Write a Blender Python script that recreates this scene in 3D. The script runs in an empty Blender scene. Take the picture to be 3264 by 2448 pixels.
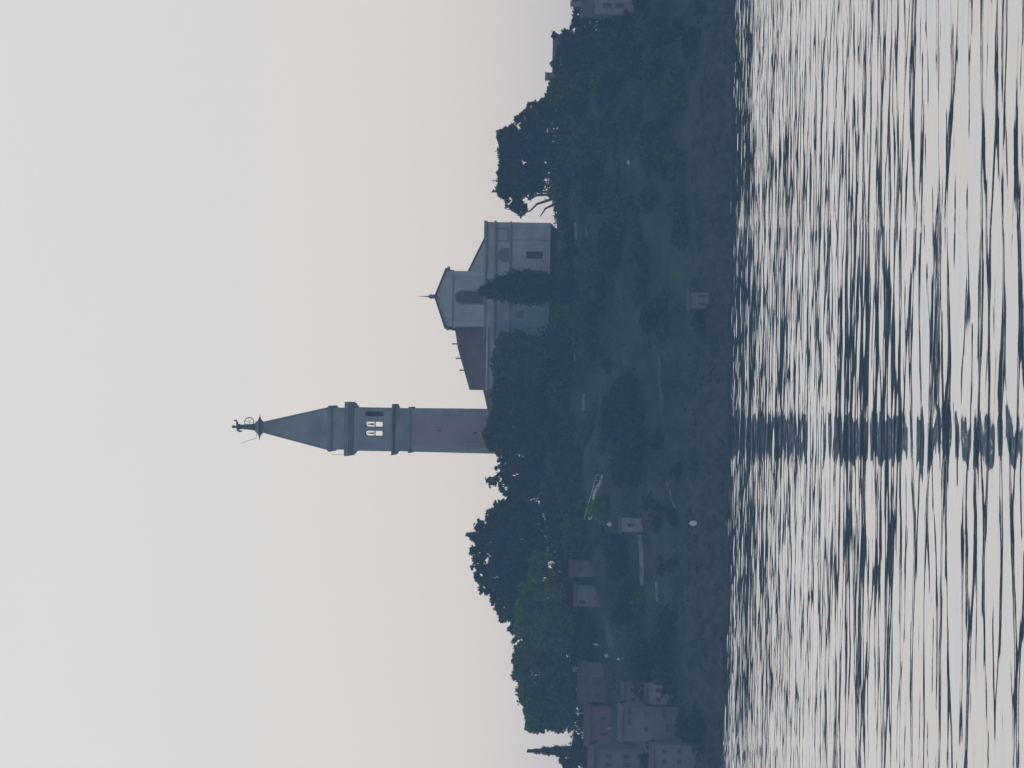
import bpy, math, random
import numpy as np
from mathutils import Vector

random.seed(7)
RNG = np.random.default_rng(11)
SC = bpy.context.scene
COL = SC.collection

# ------------------------------------------------------------------ camera
FPX = 9600.0            # focal length in photograph pixels (3264 px wide frame)
CAM_H = 2.4             # eye height above the water
HOR = 643.0             # horizon below the frame centre, in photograph pixels
ROLL = math.radians(0.965)   # the photograph is turned on its side, and leans a little

cam_d = bpy.data.cameras.new('camera')
cam = bpy.data.objects.new('camera', cam_d)
COL.objects.link(cam)
cam.location = (0, 0, CAM_H)
ca, sa = math.cos(ROLL), math.sin(ROLL)
back = Vector((0, -1, 0))
from mathutils import Matrix
# picture vector of world "down" must be (cos a, sin a): right.down=cos a, img_down.down=sin a
right = Vector((sa, 0, -ca)); img_down = Vector((-ca, 0, -sa)); up = -img_down
M = Matrix((right, up, back)).transposed().to_4x4()
M.translation = cam.location
cam.matrix_world = M
cam_d.sensor_fit = 'HORIZONTAL'
cam_d.sensor_width = 36.0
cam_d.lens = FPX / 3264.0 * 36.0
cam_d.shift_x = -HOR * ca / 3264.0
cam_d.shift_y = HOR * sa / 3264.0
cam_d.clip_start = 0.5
cam_d.clip_end = 20000
SC.camera = cam

# ------------------------------------------------------------------ sky, sun, exposure
SUN_EL = math.radians(12.0)
SUN_AZ = math.radians(-62.0)           # clockwise from the viewing direction: behind the hill, to the left
world = bpy.data.worlds.new('World')
SC.world = world
world.use_nodes = True
nt = world.node_tree
bg = nt.nodes['Background']
sky = nt.nodes.new('ShaderNodeTexSky')
sky.sky_type = 'NISHITA'
sky.sun_disc = False
sky.sun_elevation = SUN_EL
sky.sun_rotation = SUN_AZ
sky.air_density = 1.0
sky.dust_density = 2.0
sky.ozone_density = 1.0
hsv = nt.nodes.new('ShaderNodeHueSaturation')
hsv.inputs['Saturation'].default_value = 0.4
nt.links.new(sky.outputs[0], hsv.inputs['Color'])
# thin even veil of high haze over the clear sky: pale and warm low down, bluer overhead, the same all round
geo_w = nt.nodes.new('ShaderNodeTexCoord')
sep_w = nt.nodes.new('ShaderNodeSeparateXYZ')
nt.links.new(geo_w.outputs['Generated'], sep_w.inputs[0])
veil = nt.nodes.new('ShaderNodeValToRGB')
el = veil.color_ramp.elements
VEIL = [(0.0, (0.90, 0.69, 0.53)), (0.07, (0.885, 0.735, 0.60)), (0.13, (0.82, 0.73, 0.645)), (0.22, (0.73, 0.71, 0.685)),
        (0.38, (0.69, 0.685, 0.68)), (0.65, (0.22, 0.33, 0.50)), (1.0, (0.09, 0.18, 0.36))]
while len(el) < len(VEIL): el.new(0.5)
for e, (p_, c_) in zip(el, VEIL): e.position = p_; e.color = (*c_, 1)
nt.links.new(sep_w.outputs['Z'], veil.inputs['Fac'])
vs_ = nt.nodes.new('ShaderNodeVectorMath'); vs_.operation = 'SCALE'; vs_.inputs['Scale'].default_value = 7.75
wn = nt.nodes.new('ShaderNodeTexNoise'); wn.inputs['Scale'].default_value = 2.2; wn.inputs['Detail'].default_value = 5
wm = nt.nodes.new('ShaderNodeMapping'); wm.inputs['Scale'].default_value = (1.0, 1.0, 5.0); wm.inputs['Rotation'].default_value = (0.12, 0.05, 0.3)
nt.links.new(geo_w.outputs['Generated'], wm.inputs[0]); nt.links.new(wm.outputs[0], wn.inputs['Vector'])
wr = nt.nodes.new('ShaderNodeMapRange'); wr.inputs['From Min'].default_value = 0.3; wr.inputs['From Max'].default_value = 0.7
wr.inputs['To Min'].default_value = 7.6; wr.inputs['To Max'].default_value = 7.95      # faint uneven thickness of the veil
nt.links.new(wn.outputs['Fac'], wr.inputs['Value']); nt.links.new(wr.outputs[0], vs_.inputs['Scale'])
nt.links.new(veil.outputs[0], vs_.inputs[0])
mixw = nt.nodes.new('ShaderNodeMixRGB'); mixw.inputs[0].default_value = 0.78
nt.links.new(hsv.outputs[0], mixw.inputs[1]); nt.links.new(vs_.outputs[0], mixw.inputs[2])
nt.links.new(mixw.outputs[0], bg.inputs['Color'])
bg.inputs['Strength'].default_value = 0.1

sun_d = bpy.data.lights.new('sun', 'SUN')
sun_d.energy = 0.5
sun_d.angle = math.radians(12)
sun_d.color = (1.0, 0.9, 0.78)
sun = bpy.data.objects.new('sun', sun_d)
COL.objects.link(sun)
sv = Vector((math.sin(SUN_AZ) * math.cos(SUN_EL), math.cos(SUN_AZ) * math.cos(SUN_EL), math.sin(SUN_EL)))
sun.rotation_euler = sv.to_track_quat('Z', 'Y').to_euler()
sun.location = sv * 300

SC.view_settings.view_transform = 'Standard'
SC.view_settings.look = 'None'
SC.view_settings.exposure = 0.6
SC.view_settings.gamma = 1.0
SC.cycles.use_denoising = True
SC.cycles.max_bounces = 6
SC.cycles.volume_bounces = 1
SC.render.filter_size = 2.3

# ------------------------------------------------------------------ photograph pixel -> world
def at(u, v, Y):
    du, dv = u - 1632.0, v - 1224.0
    d = du * ca + dv * sa
    l = -du * sa + dv * ca
    return (-l / FPX * Y, Y, CAM_H + (HOR - d) / FPX * Y)
def fx(v, u, Y): return at(u, v, Y)[0]
def fz(u, v, Y): return at(u, v, Y)[2]

# ------------------------------------------------------------------ small tools
def hash2(ix, iy, seed):
    h = (ix.astype(np.int64) * 374761393 + iy.astype(np.int64) * 668265263 + seed * 1274126177) & 0x7fffffff
    h = ((h ^ (h >> 13)) * 1274126177) & 0x7fffffff
    return ((h ^ (h >> 16)) & 0xffff) / 65535.0
def vnoise(x, y, seed=0):
    x = np.asarray(x, float); y = np.asarray(y, float)
    ix, iy = np.floor(x), np.floor(y)
    tx, ty = x - ix, y - iy
    tx, ty = tx * tx * (3 - 2 * tx), ty * ty * (3 - 2 * ty)
    a, b = hash2(ix, iy, seed), hash2(ix + 1, iy, seed)
    c, d = hash2(ix, iy + 1, seed), hash2(ix + 1, iy + 1, seed)
    return (a * (1 - tx) + b * tx) * (1 - ty) + (c * (1 - tx) + d * tx) * ty - 0.5
def fbm(x, y, seed=0, o=4):
    s = 0
    for i in range(o):
        s = s + vnoise(np.asarray(x) * 2 ** i, np.asarray(y) * 2 ** i, seed + i) / 2 ** i
    return s

def tag(o, label=None, cat=None, group=None, kind=None):
    if label: o['label'] = label
    if cat: o['category'] = cat
    if group: o['group'] = group
    if kind: o['kind'] = kind
    return o
def empty(name, loc, label=None, cat=None, group=None):
    o = bpy.data.objects.new(name, None)
    o.empty_display_size = 0.5
    COL.objects.link(o); o.location = loc
    return tag(o, label, cat, group)

class MB:
    """collects shapes in world space and links them as one mesh"""
    def __init__(s): s.v = []; s.f = []
    def add(s, vs, fs):
        n = len(s.v); s.v += [tuple(p) for p in vs]; s.f += [tuple(i + n for i in f) for f in fs]; return s
    def box(s, x0, x1, y0, y1, z0, z1):
        x0, x1 = min(x0, x1), max(x0, x1); y0, y1 = min(y0, y1), max(y0, y1); z0, z1 = min(z0, z1), max(z0, z1)
        vs = [(x, y, z) for z in (z0, z1) for y in (y0, y1) for x in (x0, x1)]
        return s.add(vs, [(0, 2, 3, 1), (4, 5, 7, 6), (0, 1, 5, 4), (2, 6, 7, 3), (0, 4, 6, 2), (1, 3, 7, 5)])
    def prism_y(s, poly, y0, y1):
        """poly = [(x,z)] extruded along y"""
        n = len(poly)
        a = sum(poly[i][0] * poly[(i + 1) % n][1] - poly[(i + 1) % n][0] * poly[i][1] for i in range(n))
        if a < 0: poly = poly[::-1]
        vs = [(x, y0, z) for x, z in poly] + [(x, y1, z) for x, z in poly]
        fs = [tuple(range(n)), tuple(range(2 * n - 1, n - 1, -1))]
        fs += [(i, i + n, (i + 1) % n + n, (i + 1) % n) for i in range(n)]
        return s.add(vs, fs)
    def loft(s, rings, cap=True):
        """rings of equal point count"""
        n = len(rings[0]); vs = [p for r in rings for p in r]; fs = []
        for k in range(len(rings) - 1):
            for i in range(n):
                j = (i + 1) % n
                fs.append((k * n + i, k * n + j, (k + 1) * n + j, (k + 1) * n + i))
        if cap:
            fs.append(tuple(range(n - 1, -1, -1))); m = (len(rings) - 1) * n
            fs.append(tuple(range(m, m + n)))
        return s.add(vs, fs)
    def tube(s, pts, rad, n=6):
        pts = [Vector(p) for p in pts]; rings = []
        if not hasattr(rad, '__len__'): rad = [rad] * len(pts)
        for i, p in enumerate(pts):
            t = (pts[min(i + 1, len(pts) - 1)] - pts[max(i - 1, 0)]).normalized()
            r = Vector((0, 1, 0)) if abs(t.y) < 0.9 else Vector((1, 0, 0))
            b = t.cross(r).normalized(); c = t.cross(b)
            rings.append([p + (b * math.cos(2 * math.pi * k / n) + c * math.sin(2 * math.pi * k / n)) * rad[i] for k in range(n)])
        return s.loft(rings)
    def lathe(s, cx, cy, prof, n=16, sx=1, sy=1):
        """prof = [(z, r)] bottom to top"""
        return s.loft([[(cx + sx * r * math.cos(2 * math.pi * k / n), cy + sy * r * math.sin(2 * math.pi * k / n), z) for k in range(n)] for z, r in prof])
    def arch_wall(s, x0, x1, z0, z1, y0, y1, ops, n=10):
        """wall in the xz plane from y0 to y1 with round-topped openings ops=[(centre x, width, bottom z, spring z)]"""
        ops = sorted(ops); x = x0
        for cx, w, zb, zs in ops:
            s.box(x, cx - w / 2, y0, y1, z0, z1)
            s.box(cx - w / 2, cx + w / 2, y0, y1, z0, zb)
            r = w / 2
            arc = [(cx - r * math.cos(math.pi * k / n), zs + r * math.sin(math.pi * k / n)) for k in range(n + 1)]
            for k in range(n):
                (ax, az), (bx, bz) = arc[k], arc[k + 1]
                s.prism_y([(ax, az), (bx, bz), (bx, z1), (ax, z1)], y0, y1)
            x = cx + w / 2
        s.box(x, x1, y0, y1, z0, z1)
        return s
    def build(s, name, mat, parent=None, smooth=False):
        off = parent_origin(parent)
        me = bpy.data.meshes.new(name)
        me.from_pydata([(a - off[0], b - off[1], c - off[2]) for a, b, c in s.v], [], s.f)
        me.update()
        if smooth: me.polygons.foreach_set('use_smooth', [True] * len(me.polygons))
        me.materials.append(mat)
        o = bpy.data.objects.new(name, me); COL.objects.link(o)
        if parent is not None: o.parent = parent
        return o
def parent_origin(p):
    o = Vector((0, 0, 0))
    while p is not None:
        o = o + p.location; p = p.parent
    return o
def np_mesh(name, V, F, mat, parent=None, smooth=False):
    """V (n,3), F (m,4) numpy quads, world space"""
    off = parent_origin(parent)
    me = bpy.data.meshes.new(name)
    n, m = len(V), len(F)
    me.vertices.add(n); me.vertices.foreach_set('co', (V - np.array(off)[None]).astype(np.float32).ravel())
    me.loops.add(m * 4); me.loops.foreach_set('vertex_index', F.astype(np.int32).ravel())
    me.polygons.add(m)
    me.polygons.foreach_set('loop_start', np.arange(0, m * 4, 4, dtype=np.int32))
    if smooth: me.polygons.foreach_set('use_smooth', np.ones(m, bool))
    me.update(calc_edges=True); me.validate()
    me.materials.append(mat)
    o = bpy.data.objects.new(name, me); COL.objects.link(o)
    if parent is not None: o.parent = parent
    return o

# ------------------------------------------------------------------ materials
def mat_noise(name, c1, c2, scale=0.5, rough=0.85, c3=None, scale3=0.08, bump=0.0, bscale=3.0, detail=5, spec=0.3):
    m = bpy.data.materials.new(name); m.use_nodes = True
    t = m.node_tree; b = t.nodes['Principled BSDF']
    tc = t.nodes.new('ShaderNodeTexCoord')
    geo = t.nodes.new('ShaderNodeNewGeometry')
    n = t.nodes.new('ShaderNodeTexNoise'); n.inputs['Scale'].default_value = scale; n.inputs['Detail'].default_value = detail
    t.links.new(geo.outputs['Position'], n.inputs['Vector'])
    r = t.nodes.new('ShaderNodeValToRGB')
    r.color_ramp.elements[0].position = 0.32; r.color_ramp.elements[1].position = 0.68
    r.color_ramp.elements[0].color = (*c1, 1); r.color_ramp.elements[1].color = (*c2, 1)
    t.links.new(n.outputs['Fac'], r.inputs['Fac'])
    out = r.outputs[0]
    if c3:
        n3 = t.nodes.new('ShaderNodeTexNoise'); n3.inputs['Scale'].default_value = scale3; n3.inputs['Detail'].default_value = 6
        t.links.new(geo.outputs['Position'], n3.inputs['Vector'])
        r3 = t.nodes.new('ShaderNodeValToRGB'); r3.color_ramp.elements[0].position = 0.5; r3.color_ramp.elements[1].position = 0.66
        t.links.new(n3.outputs['Fac'], r3.inputs['Fac'])
        mx = t.nodes.new('ShaderNodeMixRGB'); mx.inputs[2].default_value = (*c3, 1)
        t.links.new(r3.outputs[0], mx.inputs[0]); t.links.new(out, mx.inputs[1]); out = mx.outputs[0]
    t.links.new(out, b.inputs['Base Color'])
    b.inputs['Roughness'].default_value = rough
    b.inputs['Specular IOR Level'].default_value = spec
    if bump:
        nb = t.nodes.new('ShaderNodeTexNoise'); nb.inputs['Scale'].default_value = bscale; nb.inputs['Detail'].default_value = 6
        t.links.new(geo.outputs['Position'], nb.inputs['Vector'])
        bp = t.nodes.new('ShaderNodeBump'); bp.inputs['Strength'].default_value = 0.8; bp.inputs['Distance'].default_value = bump
        t.links.new(nb.outputs['Fac'], bp.inputs['Height']); t.links.new(bp.outputs[0], b.inputs['Normal'])
    return m
def mat_leaf(name, c1, c2, trans=0.25):
    m = mat_noise(name, c1, c2, scale=0.9, rough=0.7, spec=0.2)
    t = m.node_tree; b = t.nodes['Principled BSDF']; o = t.nodes['Material Output']
    tr = t.nodes.new('ShaderNodeBsdfTranslucent'); mx = t.nodes.new('ShaderNodeMixShader'); mx.inputs[0].default_value = trans
    src = b.inputs['Base Color'].links[0].from_socket
    t.links.new(src, tr.inputs['Color']); t.links.new(b.outputs[0], mx.inputs[1]); t.links.new(tr.outputs[0], mx.inputs[2])
    t.links.new(mx.outputs[0], o.inputs['Surface'])
    return m

MAT = {
    'church_stone': mat_noise('pale_church_stone', (0.23, 0.257, 0.285), (0.315, 0.343, 0.37), 0.35, 0.9, (0.19, 0.212, 0.235), 0.16, 0.05, 1.5),
    'roof_old': mat_noise('old_roof_tile', (0.07, 0.055, 0.055), (0.105, 0.078, 0.072), 0.5, 0.9, (0.06, 0.05, 0.05), 0.15, 0.06, 2.5),
    'stone': mat_noise('pale_stone', (0.17, 0.185, 0.20), (0.24, 0.26, 0.275), 0.35, 0.9, (0.135, 0.148, 0.16), 0.16, 0.05, 1.5),
    'trim': mat_noise('dark_trim', (0.125, 0.132, 0.14), (0.175, 0.182, 0.19), 0.6, 0.9),
    'brick': mat_noise('weathered_brick', (0.195, 0.162, 0.168), (0.235, 0.195, 0.20), 0.3, 0.9, (0.172, 0.145, 0.15), 0.1, 0.04, 2.0),
    'roof': mat_noise('terracotta', (0.095, 0.065, 0.06), (0.14, 0.09, 0.08), 0.5, 0.9, (0.085, 0.06, 0.058), 0.15, 0.06, 2.5),
    'copper': mat_noise('dark_copper', (0.035, 0.04, 0.04), (0.06, 0.06, 0.055), 1.0, 0.6),
    'iron': mat_noise('dark_iron', (0.03, 0.03, 0.03), (0.05, 0.05, 0.05), 2.0, 0.6),
    'glass': mat_noise('dark_pane', (0.02, 0.024, 0.03), (0.035, 0.04, 0.045), 1.0, 0.25),
    'shutter': mat_noise('dark_shutter', (0.03, 0.035, 0.035), (0.05, 0.055, 0.05), 1.5, 0.7),
    'white': mat_noise('whitewash', (0.30, 0.30, 0.30), (0.40, 0.40, 0.39), 0.8, 0.8),
    'plaster': mat_noise('grey_plaster', (0.11, 0.118, 0.125), (0.15, 0.158, 0.165), 0.4, 0.9, (0.085, 0.092, 0.10), 0.2),
    'pink': mat_noise('pink_plaster', (0.12, 0.09, 0.088), (0.155, 0.12, 0.115), 0.4, 0.9, (0.095, 0.078, 0.078), 0.2),
    'wallstone': mat_noise('rough_wall_stone', (0.15, 0.155, 0.15), (0.23, 0.23, 0.22), 1.0, 0.95, bump=0.08, bscale=3),
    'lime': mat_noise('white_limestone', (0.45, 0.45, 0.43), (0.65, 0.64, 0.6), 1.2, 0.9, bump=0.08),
    'rock': mat_noise('shore_rock', (0.03, 0.032, 0.033), (0.055, 0.055, 0.054), 0.5, 0.9, (0.025, 0.028, 0.03), 0.3, 0.2, 1.5),
    'path': mat_noise('gravel_path', (0.17, 0.165, 0.15), (0.25, 0.24, 0.22), 1.0, 0.95),
    'bark': mat_noise('bark', (0.05, 0.04, 0.032), (0.09, 0.07, 0.055), 2.0, 0.95),
    'leaf_dark': mat_leaf('dark_evergreen_leaf', (0.012, 0.025, 0.014), (0.03, 0.05, 0.025), 0.12),
    'leaf_mid': mat_leaf('mid_green_leaf', (0.03, 0.068, 0.018), (0.095, 0.14, 0.032), 0.25),
    'leaf_olive': mat_leaf('olive_green_leaf', (0.055, 0.10, 0.015), (0.15, 0.20, 0.03), 0.3),
    'scrub': mat_leaf('scrub_leaf', (0.03, 0.045, 0.024), (0.085, 0.092, 0.05), 0.2),
}

# ------------------------------------------------------------------ terrain
CREST = [(-900, 2090), (-400, 2010), (0, 1930), (150, 1880), (300, 1800), (450, 1748), (600, 1735), (720, 1738), (900, 1742), (1100, 1730),
         (1300, 1712), (1450, 1700), (1600, 1712), (1750, 1735), (1900, 1770), (2050, 1805), (2250, 1842), (2350, 1842), (2448, 1862), (2900, 1950), (3400, 2080)]
_cx = np.array([at(u, v, 602)[0] for v, u in CREST]); _cz = np.array([at(u, v, 602)[2] for v, u in CREST])
_o = np.argsort(_cx); _cx, _cz = _cx[_o], _cz[_o]
def shore_y(x): return 541.5 + 5.0 * vnoise(np.asarray(x) / 23.0, np.asarray(x) * 0 + 3.3, 5) + 2.2 * vnoise(np.asarray(x) / 6.0, np.asarray(x) * 0 + 1.3, 6)
def height(x, y):
    x = np.asarray(x, float); y = np.asarray(y, float)
    c = np.interp(x, _cx, _cz)
    edge = np.clip((260 - np.abs(x)) / 60, 0, 1)
    c = c * edge * edge * (3 - 2 * edge) - (1 - edge) * 3
    ys = shore_y(x)
    t = np.clip((y - ys) / (602 - ys), -0.3, 1)
    tt = np.clip(t, 0, 1)
    p = 0.10 * np.clip(tt / 0.045, 0, 1) ** 0.7 + 0.90 * (tt * 0.92 + 0.08 * np.sin(tt * math.pi) ** 2) ** 0.97 * (1 - 0.1 * np.sin(tt * math.pi))
    p = np.where(tt > 0, p / 0.993, 0)
    z = c * np.minimum(p, 1.0)
    rough = np.clip(tt * 12, 0, 1) * np.clip((1 - tt) * 6, 0, 1)
    z = z + rough * (2.4 * fbm(x / 13.0, y / 13.0, 21, 3) + 0.35 * fbm(x / 3.0, y / 3.0, 31, 3))
    rocky = np.clip(1 - np.abs(t - 0.05) / 0.07, 0, 1)
    z = z + rocky * 0.9 * fbm(x / 2.2, y / 2.2, 41, 3)
    z = np.where(t < 0, np.maximum(t * 18, -3.5), z)
    b = np.clip((y - 675) / 90, 0, 1); b = b * b * (3 - 2 * b)
    return z * (1 - b) - 3.5 * b
def H(x, y): return float(height(np.array([x]), np.array([y]))[0])
def ground(u, v, ymax=601.0):
    Y = np.arange(538, ymax, 0.2)
    d = (u - 1632) * ca + (v - 1224) * sa; l = -(u - 1632) * sa + (v - 1224) * ca
    X = -l / FPX * Y; Z = CAM_H + (HOR - d) / FPX * Y
    h = height(X, Y); k = np.nonzero(h >= Z)[0]
    i = k[0] if len(k) else len(Y) - 1
    return (float(X[i]), float(Y[i]), float(h[i]))

xs = np.concatenate([np.arange(-262, -100, 4.0), np.arange(-100, 100, 0.8), np.arange(100, 263, 4.0)])
ys_ = np.concatenate([np.arange(528, 612, 0.8), np.arange(612, 770, 4.0)])
gx, gy = np.meshgrid(xs, ys_)
gz = height(gx.ravel(), gy.ravel()).reshape(gx.shape)
nx, ny = len(xs), len(ys_)
idx = np.arange(nx * ny).reshape(ny, nx)
F = np.stack([idx[:-1, :-1], idx[:-1, 1:], idx[1:, 1:], idx[1:, :-1]], -1).reshape(-1, 4)
def mat_hill():
    m = mat_noise('hillside', (0.02, 0.029, 0.016), (0.062, 0.068, 0.038), 0.12, 0.95, (0.075, 0.073, 0.062), 0.1, 0.2, 0.6)
    t = m.node_tree; b = t.nodes['Principled BSDF']
    geo = t.nodes.new('ShaderNodeNewGeometry'); sep = t.nodes.new('ShaderNodeSeparateXYZ'); t.links.new(geo.outputs['Position'], sep.inputs[0])
    n = t.nodes.new('ShaderNodeTexNoise'); n.inputs['Scale'].default_value = 0.35; n.inputs['Detail'].default_value = 5
    t.links.new(geo.outputs['Position'], n.inputs['Vector'])
    ad = t.nodes.new('ShaderNodeMath'); ad.operation = 'MULTIPLY_ADD'; ad.inputs[1].default_value = -9.0
    t.links.new(n.outputs['Fac'], ad.inputs[0]); t.links.new(sep.outputs['Z'], ad.inputs[2])
    mr = t.nodes.new('ShaderNodeMapRange'); mr.inputs['From Min'].default_value = 0.5; mr.inputs['From Max'].default_value = 4.5
    mr.inputs['To Min'].default_value = 1; mr.inputs['To Max'].default_value = 0
    t.links.new(ad.outputs[0], mr.inputs['Value'])
    rk = t.nodes.new('ShaderNodeValToRGB'); rk.color_ramp.elements[0].color = (0.03, 0.032, 0.032, 1); rk.color_ramp.elements[1].color = (0.07, 0.07, 0.067, 1)
    rk.color_ramp.elements[0].position = 0.35; rk.color_ramp.elements[1].position = 0.7
    n2 = t.nodes.new('ShaderNodeTexNoise'); n2.inputs['Scale'].default_value = 0.8; n2.inputs['Detail'].default_value = 6
    t.links.new(geo.outputs['Position'], n2.inputs['Vector']); t.links.new(n2.outputs['Fac'], rk.inputs['Fac'])
    mx = t.nodes.new('ShaderNodeMixRGB'); old = b.inputs['Base Color'].links[0].from_socket
    t.links.new(mr.outputs[0], mx.inputs[0]); t.links.new(old, mx.inputs[1]); t.links.new(rk.outputs[0], mx.inputs[2])
    t.links.new(mx.outputs[0], b.inputs['Base Color'])
    return m
hill = np_mesh('hillside', np.stack([gx.ravel(), gy.ravel(), gz.ravel()], -1), F, mat_hill(), smooth=True)
tag(hill, 'dark rocky scrub-covered hillside rising from the water', kind='structure')

# ------------------------------------------------------------------ sea
def build_sea():
    th = np.concatenate([-np.linspace(math.pi, 0.24, 34)[:-1], np.linspace(-0.24, -0.155, 16)[:-1], np.linspace(-0.155, 0.155, 240), np.linspace(0.155, 0.24, 16)[1:], np.linspace(0.24, math.pi, 34)[1:]])
    r = [14.0]
    while r[-1] < 556:
        r.append(r[-1] + 0.034 + 0.00130 * r[-1])
    r = [2.0, 6.0, 10.0] + r + [570, 600, 680, 800, 1000, 1400, 2000, 3000]
    r = np.array(r)
    cell = np.gradient(r)
    R, T = np.meshgrid(r, th, indexing='ij')
    X, Y = R * np.sin(T), R * np.cos(T)
    C = np.broadcast_to(cell[:, None], R.shape)
    Z = np.zeros_like(X)
    rng = np.random.default_rng(5)
    amp_map = 1.0 + 0.65 * fbm(X / 26.0, Y / 40.0, 71, 3) + 0.5 * fbm(X / 7.0, Y / 12.0, 77, 2)
    amp_map = np.clip(amp_map, 0.5, 1.6)
    N = 64
    lam = np.geomspace(0.36, 9.0, N) * rng.uniform(0.93, 1.07, N)
    ang = rng.normal(0, 0.40, N)
    slope_pw = np.exp(-0.5 * ((np.log(lam) - math.log(1.55)) / 0.75) ** 2)       # share of the slope variance
    slope_pw /= slope_pw.sum()
    SIG = 0.034
    # waves too short for the mesh at a distance hand their slope to the longer ones
    keep = np.clip((lam[None, :] / cell[:, None] - 2.2) / 2.2, 0, 1)            # rows x N
    have = (keep ** 2 * slope_pw[None]).sum(1)
    boost = np.sqrt(1.0 / np.maximum(have, 0.22))
    mask_dense = (np.abs(th) < 0.2405)
    for i in range(N):
        k = 2 * math.pi / lam[i]
        a = SIG * math.sqrt(2 * slope_pw[i]) / k
        ph = rng.uniform(0, 6.283)
        row = (a * keep[:, i] * boost)[:, None]
        wob = 0.9 * vnoise(X[:, mask_dense] / (lam[i] * 9) + i, Y[:, mask_dense] / (lam[i] * 9), i) * 2
        f_ = k * (math.cos(ang[i]) * Y[:, mask_dense] + math.sin(ang[i]) * X[:, mask_dense]) + ph + wob * 2.0
        q = np.sin(f_ - 0.55 * np.sin(f_))        # wind waves running away: long gentle backs, short steep fronts
        Z[:, mask_dense] += row * q
    Z *= amp_map * (1.0 + 1.5 * np.clip(R / 500.0, 0, 1.1))
    Z[R > 556] = 0
    fade = np.clip((R - 2) / 12, 0, 1) * np.clip((0.24 - np.abs(T)) / 0.03, 0, 1)
    Z *= fade
    n, m = R.shape
    V = np.stack([X.ravel(), Y.ravel(), Z.ravel()], -1)
    I = np.arange(n * m).reshape(n, m)
    Fq = np.stack([I[:-1, :-1], I[1:, :-1], I[1:, 1:], I[:-1, 1:]], -1).reshape(-1, 4)[:, ::-1]
    mt = bpy.data.materials.new('sea_water'); mt.use_nodes = True
    t = mt.node_tree; t.nodes.remove(t.nodes['Principled BSDF'])
    gl = t.nodes.new('ShaderNodeBsdfGlossy'); gl.inputs['Roughness'].default_value = 0.012; gl.inputs['Color'].default_value = (1, 1, 1, 1)
    df = t.nodes.new('ShaderNodeBsdfDiffuse'); df.inputs['Color'].default_value = (0.012, 0.028, 0.04, 1)
    fr = t.nodes.new('ShaderNodeLayerWeight'); fr.inputs['Blend'].default_value = 0.5
    mr = t.nodes.new('ShaderNodeMapRange'); mr.inputs['To Min'].default_value = 0.12; mr.inputs['To Max'].default_value = 0.94
    mx = t.nodes.new('ShaderNodeMixShader')
    geo = t.nodes.new('ShaderNodeNewGeometry'); mp = t.nodes.new('ShaderNodeMapping'); mp.inputs['Scale'].default_value = (1.2, 3.5, 1)
    nz = t.nodes.new('ShaderNodeTexNoise'); nz.inputs['Scale'].default_value = 1.6; nz.inputs['Detail'].default_value = 3
    bp = t.nodes.new('ShaderNodeBump'); bp.inputs['Strength'].default_value = 0.12; bp.inputs['Distance'].default_value = 0.012
    t.links.new(geo.outputs['Position'], mp.inputs[0]); t.links.new(mp.outputs[0], nz.inputs['Vector'])
    t.links.new(nz.outputs['Fac'], bp.inputs['Height'])
    for nd in (gl, fr): t.links.new(bp.outputs[0], nd.inputs['Normal'])
    t.links.new(fr.outputs['Facing'], mr.inputs['Value']); t.links.new(mr.outputs[0], mx.inputs[0]); t.links.new(df.outputs[0], mx.inputs[1]); t.links.new(gl.outputs[0], mx.inputs[2])
    t.links.new(mx.outputs[0], t.nodes['Material Output'].inputs['Surface'])
    o = np_mesh('sea', V, Fq, mt, smooth=True)
    tag(o, 'rippled pale sea with dark wave streaks', kind='structure')
build_sea()

# ------------------------------------------------------------------ bell tower
def px(w, Y): return w / FPX * Y

def sqring(cx, cy, h, z): return [(cx - h, cy - h, z), (cx + h, cy - h, z), (cx + h, cy + h, z), (cx - h, cy + h, z)]

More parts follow.
